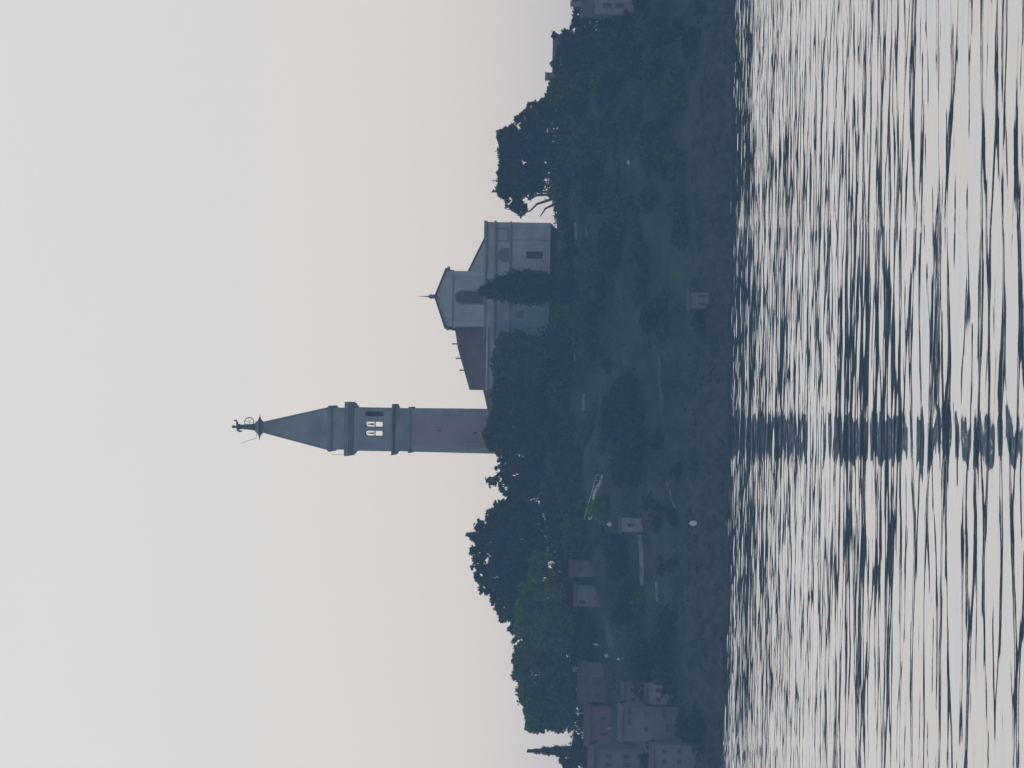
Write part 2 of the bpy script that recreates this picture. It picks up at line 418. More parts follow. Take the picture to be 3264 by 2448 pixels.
def build_tower():
    Y = 612.0; HW = 4.55
    yc = Y + HW
    ax = at(1300, 1370.5, Y)[0]
    zz = lambda u: fz(u, 1370, Y)
    base = H(ax, yc) - 0.5
    root = empty('bell_tower', (ax, yc, base), 'tall square stone bell tower with pointed pyramid spire above the trees', 'tower')
    P = lambda w: px(w, Y) / 2
    # shaft: recessed brick face between stone corner strips, very slight batter
    z0, z1 = base, zz(1304)
    MB().loft([sqring(ax, yc, P(141), z0), sqring(ax, yc, P(134), z1)]).build('shaft', MAT['brick'], root)
    for sx in (-1, 1):
        for sy in (-1, 1):
            a0, a1 = P(145), P(138)
            w = 1.25
            def ring(h, z):
                x0, x1 = sorted((ax + sx * h, ax + sx * (h - w))); y0, y1 = sorted((yc + sy * h, yc + sy * (h - w)))
                return [(x0, y0, z), (x1, y0, z), (x1, y1, z), (x0, y1, z)]
            MB().loft([ring(a0, z0), ring(a1, z1)]).build('corner_strip', MAT['stone'], root)
    def slab(name, ua, ub, w, mat='stone', parent=root):
        return MB().loft([sqring(ax, yc, P(w), zz(ub)), sqring(ax, yc, P(w), zz(ua))]).build(name, MAT[mat], parent)
    slab('string_course', 1301, 1308, 147, 'trim')
    MB().loft([sqring(ax, yc, P(137), zz(1301)), sqring(ax, yc, P(137), zz(1259.5))]).build('upper_shaft', MAT['stone'], root)
    # ledge under the bell chamber
    lz0, lz1 = zz(1259), zz(1249)
    MB().loft([sqring(ax, yc, P(141), lz0), sqring(ax, yc, P(162), (lz0 * .4 + lz1 * .6)), sqring(ax, yc, P(164), lz1)]).build('ledge', MAT['trim'], root)
    # belfry, four walls with three round-topped openings
    b0, b1 = lz1 + 0.003, zz(1127)
    hw = P(138); th = 0.75
    xs_ = [at(1190, v, Y)[0] for v in (1319, 1353, 1382)]
    zb, zt = zz(1219), zz(1163)
    ops = [(x, px(17, Y), zb, zt - px(17, Y) / 2) for x in xs_]
    MB().arch_wall(ax - hw, ax + hw, b0, b1, yc - hw, yc - hw + th, ops).build('belfry_wall', MAT['stone'], root)
    MB().arch_wall(ax - hw, ax + hw, b0, b1, yc + hw - th, yc + hw, [(x, w_, a_ + .75, b_ + .75) for x, w_, a_, b_ in ops]).build('belfry_wall', MAT['stone'], root)
    for s in (-1, 1):
        w = MB(); x0, x1 = sorted((ax + s * hw, ax + s * (hw - th)))
        w.arch_wall(yc - hw + th + .003, yc + hw - th - .003, b0, b1, x0, x1, [(yc + d, px(17, Y), zb, zt - px(17, Y) / 2) for d in (-2.1, 0, 2.1)])
        w.v = [(b, a, c) for a, b, c in w.v]; w.f = [f[::-1] for f in w.f]
        w.build('belfry_wall', MAT['stone'], root)
    for x in xs_:
        for yy in (yc - hw - 0.06, yc + hw - 0.06):
            MB().box(x - px(12, Y), x + px(12, Y), yy, yy + 0.12, zb - 0.22, zb - 0.02).build('window_sill', MAT['trim'], root)
    # bell frame and bells inside; unseen block added behind the right-hand opening to keep it dark
    MB().box(ax - hw + th, ax + hw - th, yc - 0.15, yc + 0.15, zz(1189), zz(1186)).build('bell_beam', MAT['iron'], root)
    for x, r in ((xs_[1], 0.24), (xs_[2], 0.21)):
        zt_ = zz(1166)
        MB().lathe(x, yc, [(zt_ - 1.1, r * 1.05), (zt_ - 1.05, r), (zt_ - 0.7, r * 0.7), (zt_ - 0.2, r * 0.55), (zt_ + 0.3, r * 0.15)], 14).build('bell', MAT['copper'], root, True)
    MB().box(xs_[0] - 0.75, ax + hw - th - 0.01, yc - 0.4, yc + hw - th - 0.01, b0, b1 - 0.3).build('opening_block', MAT['brick'], root)
    # crowning cornice
    c0, c1 = zz(1127), zz(1099)
    rings = [(0, 144), (0.12, 150), (0.25, 152), (0.28, 162), (0.5, 166), (0.52, 172), (1.0, 172)]
    MB().loft([sqring(ax, yc, P(w), c0 + (c1 - c0) * t + 0.004) for t, w in rings]).build('cornice', MAT['trim'], root)
    slab('attic', 1060, 1098.8, 133)
    MB().loft([sqring(ax, yc, P(138), zz(1059.8)), sqring(ax, yc, P(147), zz(1054)), sqring(ax, yc, P(147), zz(1048)), sqring(ax, yc, P(134), zz(1040.2))]).build('spire_collar', MAT['trim'], root)
    sp = MB().loft([sqring(ax, yc, P(129), zz(1040)), sqring(ax, yc, P(33), zz(834))]).build('spire', MAT['stone'], root)
    for sx in (-1, 1):
        for sy in (-1, 1):
            MB().tube([(ax + sx * P(128), yc + sy * P(128), zz(1040)), (ax + sx * P(33), yc + sy * P(33), zz(834))], [0.22, 0.16], 6).build('spire_rib', MAT['trim'], sp)
    MB().lathe(ax, yc, [(zz(835), P(34)), (zz(829), P(36)), (zz(821), P(52)), (zz(818), P(66)), (zz(815.5), P(66)), (zz(812), P(46)), (zz(806), P(36)), (zz(804), P(34))], 4 * 5).build('spire_cap', MAT['trim'], root)
    for s in (-1, 1):
        MB().tube([(ax + s * P(60), yc, zz(817)), (ax + s * P(84), yc, zz(816.5))], [0.13, 0.03], 6).build('cap_spike', MAT['copper'], root)
    a = Vector(at(816, 1396, yc)); b = Vector(at(767, 1413, yc))
    MB().tube([a - Vector((-1.3, 0, .25)), a, b], [0.05, 0.05, 0.03], 5).build('rod', MAT['iron'], root)
    MB().tube([(fx(1449, 1100, Y), yc - 4, c1 - 0.05), (fx(1449, 1060, Y), yc - 4, zz(1058))], 0.04, 5).build('rod', MAT['iron'], root)
    # small slit window
    x, _, z = at(1515, 1380, Y - 0.05)
    fy = yc - P(140.5)
    MB().box(x - 0.2, x + 0.2, fy - 0.03, fy + 0.2, z - 0.45, z + 0.45).build('slit_window', MAT['glass'], root)
    x2, _, z2 = at(1400, 1372, Y)
    MB().box(x2 - 0.15, x2 + 0.15, yc - P(138) - 0.0, yc - P(138) + 0.3, z2 - 0.4, z2 + 0.4).build('slit_window', MAT['glass'], root)
    # statue on the tip
    st_z = zz(803.5)
    st = empty('statue', (ax, yc, st_z), 'dark robed standing statue with raised arm and wheel on spire tip', 'statue')
    s_ = px(1, yc)
    m = MB()
    top = zz(727); hgt = top - st_z
    prof = [(0, .62), (.04, .66), (.12, .58), (.3, .5), (.45, .47), (.55, .40), (.62, .44), (.72, .56), (.78, .50), (.815, .22), (.84, .17), (.86, .22), (.90, .29), (.945, .28), (.98, .17), (1.0, .04)]
    m.lathe(ax, yc, [(st_z + 0.002 + t * hgt, r * 1.15) for t, r in prof], 12, 1.0, 0.8)
    zs_ = st_z + 0.76 * hgt
    m.tube([(ax + .3, yc, zs_), (ax + .85, yc - .1, zs_ + .05), (ax + 1.3, yc - .1, zs_ + .28), (ax + 1.32, yc - .1, zs_ + .75)], [.25, .22, .18, .13], 7)
    m.tube([(ax - .3, yc, zs_), (ax - .75, yc - .1, zs_ - .12), (ax - .95, yc - .2, zs_ - .55), (ax - .85, yc - .3, zs_ - 1.0)], [.25, .22, .18, .13], 7)
    m.build('figure', MAT['copper'], st, True)
    wc = (ax + 1.0, yc, st_z + 1.3)
    w = MB(); pts = [(wc[0] + .95 * math.cos(t), yc + .05, wc[2] + .95 * math.sin(t)) for t in np.linspace(0, 2 * math.pi, 25)]
    w.tube(pts, 0.085, 6)
    for t in (0.3, 1.35, 2.4):
        w.tube([(wc[0] + .92 * math.cos(t), yc + .05, wc[2] + .92 * math.sin(t)), (wc[0] - .92 * math.cos(t), yc + .05, wc[2] - .92 * math.sin(t))], 0.035, 5)
    w.build('wheel', MAT['copper'], st, True)
build_tower()

# ------------------------------------------------------------------ church
def build_church():
    Y = 604.0
    Xv = lambda v, u=1550: fx(v, u, Y)
    Zu = lambda u, v=900: fz(u, v, Y)
    xr, xar, xnr, xp, xnl, xl, xll = Xv(707), Xv(759), Xv(865), Xv(948), Xv(1041), Xv(1239), Xv(1330)
    base = Zu(1752)
    root = empty('church', (xp, Y + 15, base), 'broad pale stone church with stepped gabled front and low side wings', 'church')
    zp, zer, zel = Zu(1384, 946), Zu(1418, 860), Zu(1417, 1046)
    ze = (zer + zel) / 2
    D = 38
    # nave
    MB().prism_y([(xnl, base), (xnr, base), (xnr, ze - .05), (xp, zp - .3), (xnl, ze - .05)], Y, Y + D).build('nave_wall', MAT['church_stone'], root)
    nr = MB()
    for xe in (xnr + 0.55, xnl - 0.55):
        nr.prism_y([(xe, ze - .45), (xp, zp - .18), (xp, zp), (xe, ze - .1)], Y - 0.5, Y + D + .4)
    nroof = nr.build('nave_roof', MAT['roof'], root)
    for xe, s in ((xnr, 1), (xnl, -1)):
        MB().box(xe + s * 0.05, xe + s * 0.85, Y - 0.45, Y + 0.8, ze - .9, ze - .47).build('eave_block', MAT['trim'], root)
    # finial
    zf = zp
    MB().lathe(xp, Y + .1, [(zf - .3, .42), (zf + .55, .42), (zf + .6, .5), (zf + .75, .5), (zf + .8, .3), (zf + 1.05, .33), (zf + 1.2, .12), (Zu(1334, 946), .035)], 10).build('finial', MAT['trim'], nroof)
    # right-hand side wing
    zrt, zra, zrf = Zu(1495, 865), Zu(1546, 759), Zu(1548, 730)
    MB().prism_y([(xnr + .003, base), (xr, base), (xr, zrf), (xar, zrf), (xnr + .003, zrt)], Y + .2, Y + D - 3).build('side_wing_wall', MAT['church_stone'], root)
    MB().prism_y([(xnr + .01, zrt + .02), (xar + .1, zrf + .02), (xar + .1, zrf + .28), (xnr + .01, zrt + .28)], Y - .1, Y + D - 3).build('side_wing_roof', MAT['roof'], root)
    MB().box(xar + .103, xr + .25, Y - .1, Y + D - 3, zrf + .003, zrf + .3).build('parapet', MAT['trim'], root)
    # left-hand wing: roof falling towards the viewer
    zev = Zu(1550, 1130)
    zr0, zr1, zr2 = Zu(1437, 1050), Zu(1447, 1110), Zu(1485, 1238)
    x1 = Xv(1110)
    MB().box(xl, xnl - .003, Y + .25, Y + D - 6, base, zev).build('left_wing_wall', MAT['church_stone'], root)
    ev = Y - .25; rg = Y + 9
    vs = [(xnl - .01, ev, zev + .02), (x1, ev, zev + .02), (xl - .3, ev, zev + .02), (xnl - .01, rg, zr0), (x1, rg, zr1), (xl - .3, rg, zr2),
          (xnl - .01, Y + D - 6, zev + .02), (x1, Y + D - 6, zev + .02), (xl - .3, Y + D - 6, zev + .02)]
    lr = MB().add(vs, [(0, 3, 4, 1), (1, 4, 5, 2), (3, 6, 7, 4), (4, 7, 8, 5), (2, 5, 8), (0, 6, 3), (0, 1, 7, 6), (1, 2, 8, 7)]).build('left_wing_roof', MAT['roof'], root)
    MB().box(xl - .4, xnl - .02, ev - .06, ev + .3, zev - .35, zev + .018).build('eave_cornice', MAT['white'], root)
    for v, u in ((1096, 1444), (1142, 1456), (1180, 1468)):
        x, _, z = at(u, v, rg)
        MB().lathe(x, rg, [(z - .8, .14), (z + .1, .14), (z + .13, .2), (z + .22, .08)], 8).build('roof_vent', MAT['trim'], lr)
    # lower annex beside the tower
    za0, za1 = Zu(1530, 1242), Zu(1550, 1300)
    zev2 = Zu(1592, 1280)
    MB().box(xll, xl - .003, Y + 1.2, Y + 16, base - 1, zev2).build('annex_wall', MAT['plaster'], root)
    vs = [(xl - .31, Y + .9, zev2 + .02), (xll, Y + .9, zev2 + .02), (xl - .31, Y + 8, za0), (xll, Y + 8, za1), (xl - .31, Y + 16, zev2 + .02), (xll, Y + 16, zev2 + .02)]
    MB().add(vs, [(0, 2, 3, 1), (2, 4, 5, 3), (1, 3, 5), (0, 4, 2), (0, 1, 5, 4)]).build('annex_roof', MAT['roof'], root)
    # cornices across the front
    for u, t, d in ((1548, .32, .28), (1577, .42, .42), (1626, .3, .24)):
        z = Zu(u, 880)
        MB().box(Xv(1082), xr + .12 + d * .3, Y - d, Y + .6, z - t / 2, z + t / 2).build('cornice', MAT['trim'], root)
    # pilasters on the nave front, between the cornices and above
    for xx in (xnr - .5, xnl + .5):
        MB().box(xx - .45, xx + .45, Y - .16, Y + .2, Zu(1546, 880), ze - .5).build('pilaster', MAT['church_stone'], root)
        MB().box(xx - .45, xx + .45, Y - .16, Y + .2, base, Zu(1629, 880)).build('pilaster', MAT['church_stone'], root)
    for xx in (xr - .5, xar + .3):
        MB().box(xx - .45, xx + .45, Y + .02, Y + .4, base, Zu(1629, 800)).build('pilaster', MAT['church_stone'], root)
    # gable moulding line
    MB().box(xnl - .2, xnr + .2, Y - .22, Y + .3, Zu(1446, 948), Zu(1441, 948)).build('gable_moulding', MAT['trim'], root)
    # tall round-topped window in the nave front
    xw = Xv(948, 1495); w = px(38, Y)
    def arch_poly(x, w, z0, z1, n=12):
        r = w / 2
        return [(x - r, z0), (x + r, z0)] + [(x + r * math.cos(math.pi * k / n), z1 - r + r * math.sin(math.pi * k / n)) for k in range(n + 1)]
    wf = MB().prism_y(arch_poly(xw, w + .5, Zu(1542, 948), Zu(1449, 948)), Y - .13, Y + .1).build('window_frame', MAT['trim'], root)
    MB().prism_y(arch_poly(xw, w, Zu(1540, 948), Zu(1453, 948)), Y - .17, Y - .128).build('pane', MAT['glass'], wf)
    # side door with pale surround, niche and framed panel on the right wing
    yw = Y + .2
    x, _, z = at(1702, 813, yw)
    ds = MB().box(x - px(15, Y), x + px(15, Y), yw - .12, yw + .1, Zu(1734, 813), Zu(1671, 813)).build('door_surround', MAT['white'], root)
    MB().box(x - px(11.5, Y), x + px(11.5, Y), yw - .16, yw - .118, Zu(1730, 813), Zu(1676, 813)).build('door', MAT['shutter'], ds)
    x, _, z = at(1606, 812, yw)
    nf = MB().prism_y(arch_poly(x, px(46, Y), Zu(1622, 812), Zu(1586, 812)), yw - .12, yw + .1).build('niche_moulding', MAT['trim'], root)
    MB().prism_y(arch_poly(x, px(34, Y), Zu(1620, 812), Zu(1593, 812)), yw - .16, yw - .118).build('niche_panel', MAT['plaster'], nf)
    fr = MB()
    for (va, vb, ua, ub) in ((725, 729, 1584, 1622), (765, 769, 1584, 1622), (729.1, 764.9, 1616, 1622)):
        fr.box(Xv(va), Xv(vb), yw - .14, yw + .1, Zu(ub, 750), Zu(ua, 750))
    fr.build('panel_frame', MAT['trim'], root)
    # arched windows on the left part of the front
    for v in (1000, 1062):
        x = Xv(v)
        f = MB().prism_y(arch_poly(x, 1.5, Zu(1668, v), Zu(1636, v)), Y - .09 + (.25 if v > 1041 else 0), Y + .3).build('window_frame', MAT['trim'], root)
build_church()

# ------------------------------------------------------------------ houses
def house(name, label, cat, x0, x1, y0, depth, zb, zeave, zridge, wall, wins=(), chimneys=(), axis='x', roofmat='roof_old', group=None, white=()):
    """wins = [(centre x, centre z, w, h)] on the seaward face; axis = direction of the ridge"""
    root = empty(name, ((x0 + x1) / 2, y0 + depth / 2, zb), label, cat, group)
    MB().box(x0, x1, y0, y0 + depth, zb, zeave).build('wall', MAT[wall], root)
    r = MB(); yc = y0 + depth / 2; o = .35; t = .22
    if axis == 'x':
        MB().add([(x, y, z) for x in (x0, x1) for y, z in ((y0, zeave), (y0 + depth, zeave), (yc, zridge - t))], [(0, 1, 2), (3, 5, 4), (0, 2, 5, 3), (1, 4, 5, 2), (0, 3, 4, 1)]).build('gable_wall', MAT[wall], root)
        for ye in (y0 - o, y0 + depth + o):
            vs = [(x, y, z) for x in (x0 - o, x1 + o) for y, z in ((ye, zeave - .08), (yc, zridge - t + .01), (yc, zridge), (ye, zeave + t - .08))]
            r.add(vs, [(0, 1, 2, 3), (7, 6, 5, 4), (0, 4, 5, 1), (1, 5, 6, 2), (2, 6, 7, 3), (3, 7, 4, 0)])
    else:
        xc = (x0 + x1) / 2
        MB().prism_y([(x0, zeave), (x1, zeave), (xc, zridge - t)], y0, y0 + depth).build('gable_wall', MAT[wall], root)
        for xe in (x0 - o, x1 + o):
            r.prism_y([(xe, zeave - .08), (xc, zridge - t + .01), (xc, zridge), (xe, zeave + t - .08)], y0 - o, y0 + depth + o)
    rf = r.build('roof', MAT[roofmat], root)
    for cx, cy, w, top in chimneys:
        m = MB().box(cx - w / 2, cx + w / 2, cy - w / 2, cy + w / 2, zeave, top - .15)
        m.box(cx - w / 2 - .12, cx + w / 2 + .12, cy - w / 2 - .12, cy + w / 2 + .12, top - .147, top)
        m.build('chimney', MAT['trim'], rf)
    for cx, cz, w, h in wins:
        f = MB()
        for a in ((cx - w / 2 - .12, cx - w / 2, cz - h / 2, cz + h / 2), (cx + w / 2, cx + w / 2 + .12, cz - h / 2, cz + h / 2), (cx - w / 2 - .12, cx + w / 2 + .12, cz + h / 2 + .002, cz + h / 2 + .14), (cx - w / 2 - .2, cx + w / 2 + .2, cz - h / 2 - .14, cz - h / 2 - .002)):
            f.box(a[0], a[1], y0 - .1, y0 + .05, a[2], a[3])
        fo = f.build('window', MAT['plaster'], root)
        MB().box(cx - w / 2 + .002, cx + w / 2 - .002, y0 - .03, y0 + .04, cz - h / 2, cz + h / 2).build('pane', MAT['glass'], fo)
    for cx, cz, w, h in white:
        MB().box(cx - w / 2, cx + w / 2, y0 - .09, y0 - .02, cz - h / 2, cz + h / 2).build('open_shutter', MAT['white'], root)
    return root
def house_px(name, label, cat, va, vb, ueave, uridge, ubase, Y, wall, wins=(), chim=(), axis='x', depth=9, group=None, roofmat='roof_old', white=()):
    """va>vb: left and right edges in photograph pixels; wins [(u, v, height px, width px)]"""
    vm = (va + vb) / 2
    if Y is None: Y = ground(ubase, vm)[1] + .2
    x0, x1 = fx(va, ueave, Y), fx(vb, ueave, Y)
    W = [(at(u, v, Y)[0], at(u, v, Y)[2], px(w, Y), px(h, Y)) for u, v, h, w in wins]
    WH = [(at(u, v, Y)[0], at(u, v, Y)[2], px(w, Y), px(h, Y)) for u, v, h, w in white]
    CH = [(at(u, v, Y)[0], Y + depth / 2 + dy, px(w, Y), at(u, v, Y)[2]) for u, v, w, dy in chim]
    zb = min(fz(ubase, vm, Y), H((x0 + x1) / 2, Y) - .3, H(x0, Y) - .3, H(x1, Y) - .3)
    return house(name, label, cat, x0, x1, Y, depth, zb, fz(ueave, vm, Y), fz(uridge, vm, Y), wall, W, CH, axis, roofmat, group, WH)

GR = 'houses on the seaward slope'
house_px('house', 'purplish roofed house with a square chimney on the skyline beyond the church', 'house', 250, 112, 1800, 1757, 1900, 607, 'pink', [(1830, 150, 22, 14), (1830, 200, 22, 14)], [(1735, 238, 24, -1)], group=GR)
house_px('house', 'pale blue-grey house cut by the frame edge beyond the church', 'house', 44, -130, 1893, 1846, 2010, 590, 'wallstone', [(1935, 18, 26, 15), (1935, -40, 26, 15), (1975, 18, 24, 15), (1975, -40, 24, 15)], [(1815, 3, 16, 0)], group=GR)
house_px('house', 'pinkish house with one square dark window in the house cluster', 'house', 2238, 2112, 1872, 1836, 1990, 592, 'pink', [(1904, 2170, 30, 26), (1942, 2190, 22, 9), (1904, 2215, 20, 11)], [(1822, 2140, 14, 0)], group=GR, white=[(1975, 2101, 24, 10)][:0])
house_px('house', 'pink house with small white shutters in the house cluster', 'house', 2380, 2252, 1884, 1856, 1985, 590, 'pink', [(1925, 2290, 20, 11), (1925, 2340, 20, 11)], [], group=GR, white=[(1957, 2281, 14, 8), (1946, 2322, 20, 7)])
house_px('house', 'broad bluish plastered house with paired windows in the middle of the house cluster', 'house', 2362, 2252, 1986, 1966, 2165, None, 'plaster', [(2007, 2269, 12, 24), (2007, 2298, 12, 24), (2117, 2275, 12, 30), (2128, 2319, 12, 26), (2060, 2275, 14, 14), (2060, 2325, 14, 14)], [], group=GR, depth=8)
house_px('house', 'grey house with stacked windows, cut by the frame edge below the lone cypress', 'house', 2520, 2384, 1896, 1868, 2040, None, 'plaster', [(1996, 2411, 20, 14), (1996, 2438, 20, 14), (1940, 2411, 20, 14), (1940, 2438, 20, 14)], [], group=GR)
house_px('house', 'lowest plastered house of the cluster, its foot closest to the water', 'house', 2450, 2374, 2086, 2066, 2225, None, 'plaster', [(2118, 2395, 14, 14), (2118, 2428, 14, 14), (2165, 2395, 14, 14), (2165, 2428, 14, 14)], [(2056, 2400, 12, 0)], group=GR, depth=7)
house_px('house', 'dim stone house between the broad bluish house and the dark slope', 'house', 2246, 2186, 2066, 2050, 2150, None, 'wallstone', [(2098, 2200, 14, 12), (2098, 2230, 14, 12)], [], group=GR, depth=7)
house_px('house', 'narrow pink house just below the pinkish house with the square window', 'house', 2250, 2180, 1992, 1976, 2052, None, 'pink', [(2018, 2200, 16, 12), (2018, 2230, 16, 12)], [], group=GR, depth=6)
house_px('house', 'low grey hut under the olive-green thicket tree, nearer the tower of two', 'house', 1838, 1788, 1828, 1810, 1876, 588, 'plaster', [(1850, 1812, 16, 12)], [], group=GR, depth=5)
house_px('house', 'small pale hut below the olive-green thicket tree, farther from the tower of two huts', 'house', 1932, 1868, 1838, 1826, 1868, 586, 'plaster', [(1856, 1920, 20, 12)], [], group=GR, depth=5)
house_px('boathouse', 'small pale square building standing alone on the rocks by the water', 'building', 982, 932, 2200, 2188, 2278, None, 'plaster', [(2236, 945, 20, 9), (2236, 968, 20, 9)], [], group=GR, depth=4)
house_px('lookout_hut', 'narrow pale stone hut beside the slanting stairway', 'building', 1695, 1652, 1978, 1970, 2050, None, 'wallstone', [(2010, 1674, 18, 9)], [], group=GR, depth=4)

# ------------------------------------------------------------------ trees
def leaf_quads(P, size, rng, aspect=0.6):
    n = len(P)
    a = rng.normal(size=(n, 3)); a /= np.linalg.norm(a, axis=1)[:, None]
    b = rng.normal(size=(n, 3)); b -= (a * b).sum(1)[:, None] * a; b /= np.linalg.norm(b, axis=1)[:, None]
    s = size * rng.uniform(0.6, 1.4, n)[:, None]
    a, b = a * s * .5, b * s * .5 * aspect
    V = np.stack([P - a, P + b, P + a, P - b], 1).reshape(-1, 3)
    return V, np.arange(n * 4).reshape(n, 4)
def crown_points(lobes, dens, rng, clump=0.9, per=26):
    out = []
    for (x, y, z, rx, ry, rz) in lobes:
        area = 4 * math.pi * ((rx * rz) ** 1.6 / 3 + (rx * ry) ** 1.6 / 3 + (ry * rz) ** 1.6 / 3) ** (1 / 1.6)
        m = max(6, int(area * dens / per))
        d = rng.normal(size=(m, 3)); d /= np.linalg.norm(d, axis=1)[:, None]
        rr = rng.uniform(0.35, 1.0, m) ** 0.5 * rng.uniform(0.86, 1.04, m)
        c = d * rr[:, None] * np.array([rx, ry, rz]) + np.array([x, y, z])
        cs = clump * min(1.0, 0.35 + min(rx, rz) * 0.22)
        pts = c[:, None, :] + rng.normal(size=(m, per, 3)) * cs * 0.42 * np.array([1, 1, .8])
        out.append(pts.reshape(-1, 3))
    return np.concatenate(out)
def tree(name, label, cat, lobes_px, Y, mat, base=None, trunks=None, dens=14, leaf=0.66, group=None, depth=0.9, clump=0.9, seed=0, rtrunk=0.28, per=26):
    """lobes_px = [(u, v, ru, rv[, dY])]; base = (u, v) of the foot of the trunk"""
    rng = np.random.default_rng(100 + seed)
    L = []
    for l in lobes_px:
        u, v, ru, rv = l[:4]; yy = Y + (l[4] if len(l) > 4 else 0)
        x, _, z = at(u, v, yy); rx, rz = px(rv, yy), px(ru, yy)
        L.append((x, yy, z, rx, max(depth * (rx + rz) / 2, .5), rz))
    if base is None:
        lo = min(L, key=lambda l: l[2] - l[5]); bx, by = float(np.mean([l[0] for l in L])), Y
    else:
        bx, by, _ = at(base[0], base[1], Y)
    bz = H(bx, by) - 0.15
    root = empty(name, (bx, by, bz), label, cat, group)
    P = crown_points(L, dens * 1.55, rng, clump, per)
    P = P[P[:, 2] > bz + 0.15]
    V, Fq = leaf_quads(P, leaf, rng)
    np_mesh('crown', V, Fq, MAT[mat], root)
    m = MB(); cz = min(l[2] for l in L)
    mid = (np.mean([l[0] for l in L]), Y, np.mean([l[2] for l in L]))
    fork = (bx + (mid[0] - bx) * .35, Y, bz + max(.4, (min(l[2] for l in L) - bz) * .6))
    if trunks is None:
        m.tube([(bx, by, bz), ((bx + fork[0]) / 2 + .1, Y, (bz + fork[2]) / 2), fork], [rtrunk * 1.3, rtrunk, rtrunk * .85], 8)
        for l in sorted(L, key=lambda q: -q[3])[:9]:
            m.tube([fork, ((fork[0] + l[0]) / 2, (fork[1] + l[1]) / 2, (fork[2] * .4 + l[2] * .6)), (l[0], l[1], l[2] + l[5] * .4)], [rtrunk * .7, rtrunk * .45, rtrunk * .15], 6)
    else:
        for tr in trunks:
            pts = [at(u, v, Y) for u, v in tr]; n = len(pts)
            pts[0] = (pts[0][0], Y, min(pts[0][2], H(pts[0][0], Y) - .1))
            m.tube(pts, [rtrunk * (1.1 - .75 * i / (n - 1)) for i in range(n)], 7)
    m.build('trunk', MAT['bark'], root, True)
    return root

SK = 'trees along the crest'
SL = 'bushy trees on the slope'
# --- right of the church
tree('pine_tree', 'wide dark pine with leaning trunks beside the church, sky showing under it', 'tree',
     [(1610, 600, 24, 40), (1612, 560, 26, 42), (1640, 640, 28, 34), (1650, 590, 34, 50), (1640, 540, 34, 40), (1662, 668, 20, 22), (1680, 570, 34, 36), (1605, 535, 20, 30), (1700, 545, 40, 32), (1690, 610, 22, 26), (1716, 585, 24, 26), (1724, 545, 24, 30)],
     606, 'leaf_dark', base=(1735, 590), trunks=[[(1745, 628), (1712, 650), (1690, 672), (1660, 680)], [(1745, 618), (1715, 622), (1685, 630), (1640, 615)], [(1745, 560), (1700, 560), (1640, 560)], [(1748, 645), (1738, 665), (1722, 690)]], group=SK, seed=1, dens=16)
tree('pine_tree', 'large rounded dark tree between the wide pine and the sloping hedge of trees', 'tree',
     [(1605, 480, 20, 36), (1604, 440, 22, 30), (1630, 420, 26, 24), (1640, 460, 40, 44), (1640, 500, 38, 36), (1690, 440, 40, 44), (1716, 510, 26, 34), (1680, 495, 26, 20), (1720, 480, 30, 40), (1690, 405, 34, 26), (1735, 455, 30, 50)],
     608, 'leaf_dark', group=SK, seed=2, dens=16)
tree('evergreen_tree', 'dark evergreen with a pointed tuft where the crest steps down beyond the church', 'tree',
     [(1668, 380, 26, 24), (1690, 364, 20, 12), (1705, 350, 28, 28), (1725, 385, 34, 34), (1735, 335, 30, 28), (1765, 360, 34, 42)], 606, 'leaf_dark', group=SK, seed=3)
tree('evergreen_tree', 'low dark green tree beside the chimney of the skyline house', 'tree',
     [(1762, 300, 20, 30), (1770, 265, 22, 30), (1790, 285, 34, 46), (1810, 250, 40, 36), (1775, 318, 24, 22)], 602, 'leaf_mid', group=SK, seed=4)
tree('evergreen_tree', 'ragged tree in front of the purplish roofed skyline house', 'tree',
     [(1785, 205, 26, 30), (1830, 190, 40, 46), (1850, 130, 44, 44), (1806, 120, 24, 24), (1766, 112, 12, 8), (1800, 160, 26, 26)], 600, 'leaf_dark', group=SK, seed=5)
tree('evergreen_tree', 'small ragged tree above the pale blue-grey house at the frame edge', 'tree',
     [(1838, 85, 20, 18), (1850, 50, 26, 30), (1832, 66, 14, 14), (1850, 15, 24, 30), (1834, 5, 14, 12), (1870, 80, 30, 34)], 603, 'leaf_dark', group=SK, seed=6)
tree('cypress_tree', 'slim cypress tip standing out of the pine crown near the church', 'tree',
     [(1575, 610, 10, 3.2), (1592, 610, 14, 5), (1620, 610, 24, 8), (1660, 610, 40, 10), (1700, 610, 44, 11)], 612, 'leaf_dark', group=SK, seed=7, leaf=0.35, clump=.45)
p = at(1566, 576, 614); zb = H(p[0], 614)
pl = empty('pole', (p[0], 614, zb - .2), 'thin dark pole rising out of the pine crown beside the cypress tip', 'pole')
MB().tube([(p[0], 614, zb - .2), (p[0], 614, zb + 6), p], [.14, .11, .06], 8).build('mast', MAT['iron'], pl)
MB().tube([(p[0] - .5, 614, p[2] - .5), (p[0] + .5, 614, p[2] - .5)], .04, 6).build('crossbar', MAT['iron'], pl)

